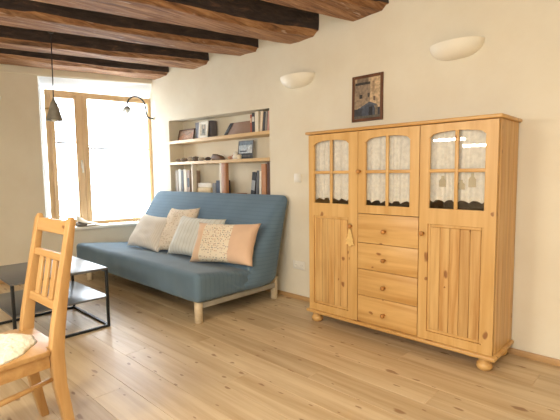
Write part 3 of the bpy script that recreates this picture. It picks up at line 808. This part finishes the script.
stone(2.905, .026, (206, 160, 128), 'tiny pinkish shell left of the pair near the white figurine', seed=8, sc=(1, 1.2, .7))
stone(2.845, .028, (196, 146, 118), 'tiny pinkish brown shell right beside the white figurine', seed=9, sc=(1, 1, .9))
frame('framed_picture', 'blue grey mountain picture standing on the lower shelf', (.11, 2.715, S2+.002), .235, .200, .006, col('thin_frame', (120, 124, 130)),
      [(full, (176, 190, 200)), (rc(0, .78, 1, 1), (120, 138, 156)), (rc(0, 0, 1, .36), (62, 68, 78)), ([(0, .3), (.3, .66), (.5, .45), (.8, .75), (1, .4), (1, .3)], (196, 204, 210)), (rc(.1, .38, .6, .46), (84, 92, 104)), (rc(.3, .08, .9, .2), (104, 104, 104))], lean=R(7))
fg = thing('figurine', 'small white owl-shaped figurine in front of the mountain picture', 'figurine', (.045, 2.79, S2+.0005))
MB().lathe([(0, 0), (.026, 0), (.033, .012), (.034, .030), (.028, .046), (.020, .052)], (0, 0, 0), 16).build('body', 'white', fg, smooth=True)
MB().lathe([(.018, .050), (.025, .058), (.026, .070), (.018, .082), (0, .086)], (0, 0, 0), 16).build('head', 'white', fg, smooth=True)
MB().lathe([(0, 0), (.020, 0), (.026, .010), (.026, .036), (.018, .050), (0, .052)], (-.002, -.062, 0), 14).build('companion', 'cream', fg, smooth=True)
# lower compartments: folders, boxes, binders
zb = NZ0+.001
book(3.935, .050, .455, .16, (176, 164, 150), 'grey beige folder against the left niche side', zb, group='folders in the lower niche', cat='folder', name='folder')
book(3.870, .050, .470, .16, (216, 214, 206), 'white folder, tallest of the pale folders', zb, group='folders in the lower niche', cat='folder', name='folder')
book(3.815, .030, .455, .16, (124, 132, 140), 'narrow blue grey folder between two white folders', zb, group='folders in the lower niche', cat='folder', name='folder')
book(3.750, .060, .465, .16, (226, 216, 198), 'cream folder right of the narrow blue grey one', zb, group='folders in the lower niche', cat='folder', name='folder')
book(3.680, .050, .450, .16, (168, 146, 130), 'dusty brown folder with dark label near the white divider', zb, group='folders in the lower niche', cat='folder', name='folder', spine=(80, 84, 88))
single(MB().box((.03, 3.22, zb), (.17, 3.51, zb+.18)), 'storage_box', 'cream', 'large cream box at the bottom of the middle compartment', 'box', (.1, 3.36, zb), bevel=.004)
single(MB().box((.035, 3.235, zb+.182), (.165, 3.505, zb+.245)), 'storage_box', col('box_beige', (222, 200, 160)), 'flat beige box lying on the large cream box', 'box', (.1, 3.37, zb+.182), bevel=.004)
single(MB().box((.04, 3.23, zb+.247), (.16, 3.50, zb+.300)), 'storage_box', col('box_white', (226, 218, 204)), 'white flat box on top of the stack in the middle compartment', 'box', (.1, 3.36, zb+.247), bevel=.004)
book(3.165, .060, .300, .15, (108, 104, 102), 'grey book right of the stacked boxes in the niche', zb)
book(3.090, .070, .330, .15, (58, 68, 88), 'dark blue book beside the pale divider', zb)
single(MB().box((.05, 2.74, zb), (.16, 2.90, zb+.19)), 'storage_box', col('box_brown', (168, 120, 92)), 'small brown box right of the thick brown board', 'box', (.1, 2.82, zb), bevel=.004)
book(2.540, .060, .420, .16, (44, 46, 52), 'black binder leaning with a wide foot in right compartment', zb, tilt=R(8), group='folders in the lower niche', cat='folder', name='folder', spine=(150, 154, 160))
book(2.461, .040, .435, .16, (92, 94, 98), 'grey binder leaning beside the black binder', zb, tilt=R(5), group='folders in the lower niche', cat='folder', name='folder')
book(2.405, .026, .430, .16, (232, 226, 210), 'thin white folder between grey binder and brown ones', zb, tilt=R(2), group='folders in the lower niche', cat='folder', name='folder')
book(2.345, .062, .500, .16, (190, 136, 96), 'tall tan brown folder in the right compartment', zb, group='folders in the lower niche', cat='folder', name='folder')
book(2.270, .050, .515, .16, (92, 62, 48), 'dark brown folder against the right niche side', zb, group='folders in the lower niche', cat='folder', name='folder')

# ------------------------------------------------------------------ wall things
def sconce(y, z, w, label, h=.105, d=.13):
    t = thing('wall_sconce', label, 'sconce', (-.001, y, z), 0, 'white ceramic wall sconces')
    m = MB(); n, k = 24, 10; outer = []
    def P(i, j, s):
        a = math.pi*i/n; b = (math.pi/2)*j/k
        rr = math.cos(b)**.75 if j < k else 0
        return Vector((-math.sin(a)*rr*d*s, -math.cos(a)*rr*w/2*s, -h*math.sin(b)*s+(.004 if s < 1 else 0)))
    for s in (1, .93):
        o = len(m.v); vs = [P(i, j, s) for j in range(k+1) for i in range(n+1)]
        m.add(vs, [(j*(n+1)+i, j*(n+1)+i+1, (j+1)*(n+1)+i+1, (j+1)*(n+1)+i) for j in range(k) for i in range(n)])
    m.add([P(i, 0, 1) for i in range(n+1)]+[P(i, 0, .93) for i in range(n+1)], [(i, i+1, n+2+i, n+1+i) for i in range(n)])
    m.build('bowl', 'sconce', t, smooth=True)
    MB().box((-.012, -w*.25, -.06), (-.0005, w*.25, -.01)).build('back_plate', 'white', t, bevel=.003)
    MB().lathe([(0, 0), (.012, 0), (.014, .02), (.024, .045), (.022, .062), (0, .072)], (-.06, 0, -.075), 14).build('bulb', 'white', t, smooth=True)
    return t
sconce(1.835, 2.085, .385, 'white bowl sconce on the wall left of the framed picture')
sconce(.402, 2.068, .365, 'white bowl sconce high on the wall above the right cabinet door')
t = sconce(0, 0, .36, 'white bowl sconce at left picture edge beside the window')
t.location = ww(1.865, .001, 2.085); t.rotation_euler = (0, 0, math.pi/2-SK)

stonec = (150, 132, 108)
frame('wall_picture', 'framed picture of an old stone house hanging above the cabinet', (-.012, 1.103, 1.613), .285, .365, .024, 'frame_brown',
      [(full, (176, 152, 122)), (rc(0, .55, .62, .86), (140, 122, 102)), (rc(.02, .84, .64, .90), (52, 46, 44)), (rc(.1, .90, .55, 1), (120, 104, 86)),
       (rc(.62, .1, 1, 1), (196, 170, 134)), (rc(0, .3, .6, .56), (152, 132, 108)), (rc(.2, .5, .32, .6), (46, 42, 42)), (rc(.52, .52, .6, .62), (70, 62, 56)), (rc(.74, .42, .82, .52), (110, 86, 70)),
       ([(.12, .24), (.6, .40), (.88, .32), (.9, .26), (.6, .33), (.14, .18)], (84, 88, 98)), (rc(0, 0, 1, .24), (58, 60, 66)), ([(.3, .02), (.3, .24), (.6, .34), (.8, .28), (.8, .02)], (74, 80, 92)), (rc(.58, .05, .72, .27), (34, 34, 40)),
       (rc(0, 0, 1, .06), (92, 88, 78)), (rc(.82, .06, .92, .3), (120, 108, 92)), (rc(.7, .62, .78, .9), (160, 134, 104))], lean=R(1.2), cat='picture')

def plate(y, z, w, h, label, cat, kind):
    t = thing('light_switch' if kind == 's' else 'power_socket', label, cat, (-.001, y, z))
    MB().box((-.009, -w/2, -h/2), (0, w/2, h/2)).build('cover_plate', 'white', t, bevel=.003)
    if kind == 's': MB().box((-.014, -w*.36, -h*.36), (-.0085, w*.36, h*.36)).build('rocker', 'white', t, bevel=.002)
    else:
        for s in (-1, 1):
            MB().lathe([(.021, -.0095), (.021, -.0125), (.018, -.0125), (.017, -.0095), (0, -.0095)], (0, s*w*.24, 0), 18, 'X').build('socket_ring', 'white', t, smooth=False)
            for q in (-1, 1): MB().lathe([(.0028, -.0097), (0, -.0098)], (0, s*w*.24+q*.009, 0), 8, 'X').build('pin_hole', 'cord', t)
plate(1.852, 1.158, .082, .082, 'white square light switch on the wall beside the cabinet', 'switch', 's')
plate(1.843, .332, .150, .080, 'white double power socket low on the wall beside the sofa', 'socket', 'd')

# ------------------------------------------------------------------ lamps near the window
pd = thing('pendant_lamp', 'small cone pendant lamp hanging on a thin cord before the window', 'lamp', (-1.672, 3.117, 1.672))
MB().tube([(.008, 0, .722), (.003, 0, .4), (0, 0, .186)], .0045, 8).build('cord', 'cord', pd, smooth=True)
MB().lathe([(.0, .190), (.009, .188), (.012, .170), (.019, .152), (.024, .148), (.026, .140), (.0645, .002), (.065, 0), (.061, .002), (.024, .130), (0, .132)], (0, 0, 0), 28).build('shade', 'lamp_metal', pd, smooth=True)
MB().lathe([(0, -.012), (.016, -.010), (.026, .004), (.030, .024), (.024, .050), (.014, .075), (0, .08)], (0, 0, 0), 16).build('bulb', 'white', pd, smooth=True)
MB().tube([(-.072, .062, .098), (.072, -.062, .102)], .006, 8).build('cross_rod', 'brass', pd, smooth=True)
MB().lathe([(0, .74), (.022, .74), (.022, .724), (.010, .715), (0, .715)], (.008, 0, 0), 14).build('ceiling_cap', 'cord', pd, smooth=True)

gl = thing('gooseneck_lamp', 'curved black wall lamp with pale dish shade before the window corner', 'lamp', (0, 4.385, 1.98))
arc = [(-.004, 0, -.03), (-.06, 0, -.03), (-.095, 0, -.012), (-.112, 0, .04)]
for k in range(0, 11):
    a = math.pi*(.06+.94*k/10); arc.append((-.245+.128*math.cos(a), 0, .095+.134*math.sin(a)))
arc.append((-.373, 0, .085))
MB().tube(arc, .010, 10).build('arm', 'metal', gl, smooth=True)
MB().lathe([(0, -.02), (.018, -.018), (.020, -.010), (.020, -.002), (0, -.002)], (0, 0, 0), 18, 'X').xf(Matrix.Translation((-.001, 0, -.03))).build('wall_plate', 'white', gl, smooth=True)
MB().lathe([(0, .098), (.018, .094), (.034, .080), (.044, .062), (.046, .050), (0, .050)], (-.373, 0, 0), 20).build('socket_cap', 'lamp_metal', gl, smooth=True)
MB().lathe([(.044, .058), (.07, .046), (.100, .034), (.106, .030), (.100, .030), (.066, .040), (.040, .052)], (-.373, 0, 0), 28).build('dish_shade', 'opal', gl, smooth=True)
MB().lathe([(0, .0), (.014, .004), (.022, .018), (.020, .036), (.014, .049), (0, .0495)], (-.373, 0, 0), 14).build('bulb', 'white', gl, smooth=True)

# ------------------------------------------------------------------ coffee table
tb = thing('coffee_table', 'black metal two-tier coffee table in front of the sofa', 'table', (-1.888, 2.86, 0))
hx, hy, b = .325, .355, .010
def trod(a, c, name): MB().box(a, c).build(name, 'metal', tb, bevel=.002, seg=1)
for sx in (-1, 1):
    for sy in (-1, 1):
        trod((sx*hx-b, sy*hy-b, 0), (sx*hx+b, sy*hy+b, .462), 'leg')
for sx in (-1, 1): trod((sx*hx-b, -hy+b, 0), (sx*hx+b, hy-b, .02), 'bottom_rail')
for sy in (-1, 1): trod((-hx+b, sy*hy-b, 0), (hx-b, sy*hy+b, .02), 'bottom_rail')
MB().box((-hx-b, -hy-b, .4625), (hx+b, hy+b, .480)).build('table_top', 'tabletop', tb, bevel=.003)
MB().box((-hx-b+.001, -hy-b+.001, .238), (hx+b-.001, hy+b-.001, .252)).build('lower_shelf', 'tabletop', tb, bevel=.002)

# ------------------------------------------------------------------ dining chair
ch = thing('dining_chair', 'orange-brown pine dining chair with slatted back in the left foreground', 'chair', (-2.396, 1.340, 0), R(2.5))
def post(y, sgn):
    # profile of a rear leg + back post, x backward, with sabre curve; half widths taper to the top
    prof = [(0, .058, .0, .018), (.12, .034, .0, .021), (.30, .007, .0, .025), (.44, .0, .0, .028), (.56, .014, .0, .025), (.75, .046, .0, .020), (.92, .076, .0, .016), (1.0, .090, 0, .014), (1.022, .094, 0, .009)]
    m = MB(); vs = []; hw = .024
    for k, (z, x_, _, d) in enumerate(prof):
        h = hw if z < 1.01 else hw*.55
        vs += [(x_-d, y-h, z), (x_+d, y-h, z), (x_+d, y+h, z), (x_-d, y+h, z)]
    n = len(prof); fs = [(4*k+q, 4*k+(q+1) % 4, 4*k+4+(q+1) % 4, 4*k+4+q) for k in range(n-1) for q in range(4)]+[(3, 2, 1, 0), tuple(4*(n-1)+q for q in range(4))]
    m.add(vs, fs); return m.build('rear_post', 'chair', ch, bevel=.005, seg=2)
PY = .178
post(-PY, -1); post(PY, 1)
def px(z): # x of post centre at height z
    T = [(.44, 0), (.56, .014), (.75, .046), (.92, .076), (1.0, .090)]
    for (a, p), (c, q) in zip(T, T[1:]):
        if z <= c: return p+(q-p)*(z-a)/(c-a)
    return .091
def rail(z0, z1, name, t=.010, arc_=0.):
    m = MB(); iy = PY-.0235; n = 8; vs = []
    pts = []
    for k in range(n+1):
        y = -iy+2*iy*k/n; bow = arc_*(1-(y/iy)**2)
        vs += [(px(z0)-t, y, z0), (px(z0)+t, y, z0), (px(z1)+t, y, z1+bow), (px(z1)-t, y, z1+bow)]
    fs = [(4*k+q, 4*k+(q+1) % 4, 4*k+4+(q+1) % 4, 4*k+4+q) for k in range(n) for q in range(4)]+[(3, 2, 1, 0), tuple(4*n+q for q in range(4))]
    m.add(vs, fs); m.build(name, 'chairX', ch, bevel=.003, seg=1)
rail(.942, 1.003, 'top_rail'); rail(.826, .858, 'middle_rail'); rail(.615, .652, 'lower_rail')
for y in (-.078, 0, .078):
    m = MB(); h = .022
    z0, z1 = .6525, .8255
    m.hexa([(px(z0)-.006, y-h, z0), (px(z0)+.006, y-h, z0), (px(z0)+.006, y+h, z0), (px(z0)-.006, y+h, z0), (px(z1)-.006, y-h, z1), (px(z1)+.006, y-h, z1), (px(z1)+.006, y+h, z1), (px(z1)-.006, y+h, z1)])
    m.build('slat', 'chair', ch, bevel=.002, seg=1)
# seat board notched between the posts, wider in front
m = MB(); m.prism([(.026, -PY+.0245, .444), (.026, PY-.0245, .444), (-.031, PY-.0245, .444), (-.031, PY+.026, .444), (-.40, PY+.055, .444), (-.415, PY+.04, .444), (-.415, -PY-.04, .444), (-.40, -PY-.055, .444), (-.031, -PY-.026, .444), (-.031, -PY+.0245, .444)], (0, 0, .022))
m.build('seat', 'chairX', ch, bevel=.005)
for s in (-1, 1):
    fl = MB(); y = s*(PY+.022)
    fl.hexa([(-.385, y-.016, 0), (-.355, y-.016, 0), (-.355, y+.016, 0), (-.385, y+.016, 0), (-.392, y-.02, .443), (-.352, y-.02, .443), (-.352, y+.02, .443), (-.392, y+.02, .443)])
    fl.build('front_leg', 'chair', ch, bevel=.004)
    ap = MB(); a, c_ = s*PY, s*(PY+.022)
    ap.hexa([(-.351, c_-.010, .385), (-.0305, a-.010, .385), (-.0305, a+.010, .385), (-.351, c_+.010, .385), (-.351, c_-.010, .443), (-.0305, a-.010, .443), (-.0305, a+.010, .443), (-.351, c_+.010, .443)])
    ap.build('side_apron', 'chairX', ch, bevel=.002)
    sr = MB(); sr.tube([(-.354, c_, .295), (-.2, (a+c_)/2, .31), (-.022, a, .328)], [.009, .0125, .009], 12).build('side_stretcher', 'chairX', ch, smooth=True)
MB().box((-.012, -PY+.0245, .385), (.010, PY-.0245, .4435)).build('rear_apron', 'chairX', ch, bevel=.002)
MB().box((-.382, -PY-.0015, .385), (-.362, PY+.0015, .443)).build('front_apron', 'chairX', ch, bevel=.002)

# sheepskin on the seat
def fleece():
    n, k = 72, 18; vs = [(0, 0, 0)]; fs = []; m = MB()
    def edge(a):
        return 1+.06*math.sin(3*a+.6)+.07*noise.noise(Vector((math.cos(a)*2.2, math.sin(a)*2.2, 3)))+.05*noise.noise(Vector((math.cos(a)*7, math.sin(a)*7, 1)))
    ring = []
    V = []
    for j in range(1, k+1):
        r = j/k
        for i in range(n):
            a = 2*math.pi*i/n; e = edge(a)
            x_ = .195*math.cos(a)*r*e; y_ = .190*math.sin(a)*r*e
            h = .032*(1-r**5)+.007*noise.noise(Vector((x_*38, y_*38, 0)))+.004*noise.noise(Vector((x_*95, y_*95, 5)))
            V.append((x_, y_, max(.0, h) if r < 1 else 0))
    top = [(0, 0, .034)]+V
    F = [(0, 1+i, 1+(i+1) % n) for i in range(n)]
    F += [(1+(j-1)*n+i, 1+j*n+i, 1+j*n+(i+1) % n, 1+(j-1)*n+(i+1) % n) for j in range(1, k) for i in range(n)]
    F.append(tuple(1+(k-1)*n+i for i in reversed(range(n))))
    m.add(top, F)
    loc = ch.matrix_basis @ Vector((-.225, -.005, .4665))
    o = m.build('sheepskin', 'fleece', smooth=True); o.location = loc; o.rotation_euler = (0, 0, R(2))
    tag(o, 'cream fluffy sheepskin pad lying on the dining chair seat', 'seat pad')
fleece()

# ------------------------------------------------------------------ white cloth on the sill
def cloth():
    loc = ww(.90, -.03, .5785); m = MB(); n = 18; vs = []
    t = thing('draped_cloth', 'white cloth draped over a grey bundle on the window sill', 'cloth', loc)
    top = []
    def P(u, v):
        base = ww(.98-.30*u, -.10+.13*v+.02*math.sin(u*5), .5785)
        h = .125*(1-u)**1.3+.012*math.sin(u*9+v*3)*(1-u)+.004
        h *= (1-.45*abs(2*v-1)**2)
        return base+Vector((0, 0, max(.003, h)))-loc
    for j in range(n+1):
        for i in range(n+1): vs.append(P(i/n, j/n))
    fs = [(j*(n+1)+i, j*(n+1)+i+1, (j+1)*(n+1)+i+1, (j+1)*(n+1)+i) for j in range(n) for i in range(n)]
    o = m.add(vs, fs).build('cloth', 'white', t, smooth=True)
    md = o.modifiers.new('thick', 'SOLIDIFY'); md.thickness = .004
    b_ = MB().rbox((-.05, -.035, .0), (.075, .05, .062), .025, (8, 8, 6)); b_.xf(Matrix.Translation((-.045, .0, 0))).build('bundle', 'grey', t, smooth=True)
cloth()

# ------------------------------------------------------------------ lamps out of view: added ceiling fill, strips reflected in the cabinet glass
def ceiling_fill_lamp(x, y, label):  # unseen lamp added as fill to brighten the room
    t = thing('ceiling_fill_lamp', label, 'lamp', (x, y, CZ-.075), 0, 'added ceiling fill lamps')
    MB().lathe([(0, .074), (.20, .074), (.21, .066), (.21, .012), (.205, .004), (.198, .004), (.198, .06), (0, .06)], (0, 0, 0), 32).build('housing', 'white', t, smooth=True)
    MB().lathe([(0, .0), (.15, .002), (.195, .012), (.197, .03), (0, .03)], (0, 0, 0), 32).build('diffuser', 'fillglow', t, smooth=True)
    ld = bpy.data.lights.new('ceiling_fill_light', 'AREA'); ld.shape = 'DISK'; ld.size = .40; ld.energy = FILL_POWER; ld.color = lin((255, 242, 218))[:3]
    lo = bpy.data.objects.new('lamp_light', ld); COL.objects.link(lo); lo.parent = t; lo.location = (0, 0, -.012)
M['fillglow'] = emit('fill_glow', (255, 232, 196), 3.0)
M['stripglow'] = emit('strip_glow', (255, 244, 224), 9.0)
ceiling_fill_lamp(-3.7, -.9, 'added round warm fill lamp beside the viewpoint')
ceiling_fill_lamp(-3.7, -2.6, 'added round warm fill lamp in the far corner behind the viewpoint')
ceiling_fill_lamp(-3.5, 1.0, 'added round warm fill lamp near the left wall')
def strip_lamp(y, z, w_, label):
    t = thing('strip_lamp', label, 'lamp', (XL+.001, y, z), 0, 'strip lamps on the left wall')
    MB().box((0, -w_/2, -.03), (.05, w_/2, .03)).build('housing', 'white', t, bevel=.004)
    MB().box((.0505, -w_/2+.01, -.022), (.058, w_/2-.01, .022)).build('diffuser', 'stripglow', t, bevel=.002)
    ld = bpy.data.lights.new('strip_lamp_light', 'AREA'); ld.shape = 'RECTANGLE'; ld.size = w_; ld.size_y = .04; ld.energy = STRIP_POWER; ld.color = lin((255, 246, 232))[:3]
    lo = bpy.data.objects.new('lamp_light', ld); COL.objects.link(lo); lo.parent = t; lo.location = (.062, 0, 0)
    lo.rotation_euler = Vector((1, 0, 0)).to_track_quat('-Z', 'Y').to_euler()
strip_lamp(2.02, 1.715, .50, 'white strip lamp on the left wall, the one nearer the window')
strip_lamp(1.45, 1.60, .70, 'long white strip lamp on the left wall, the one farther from window')
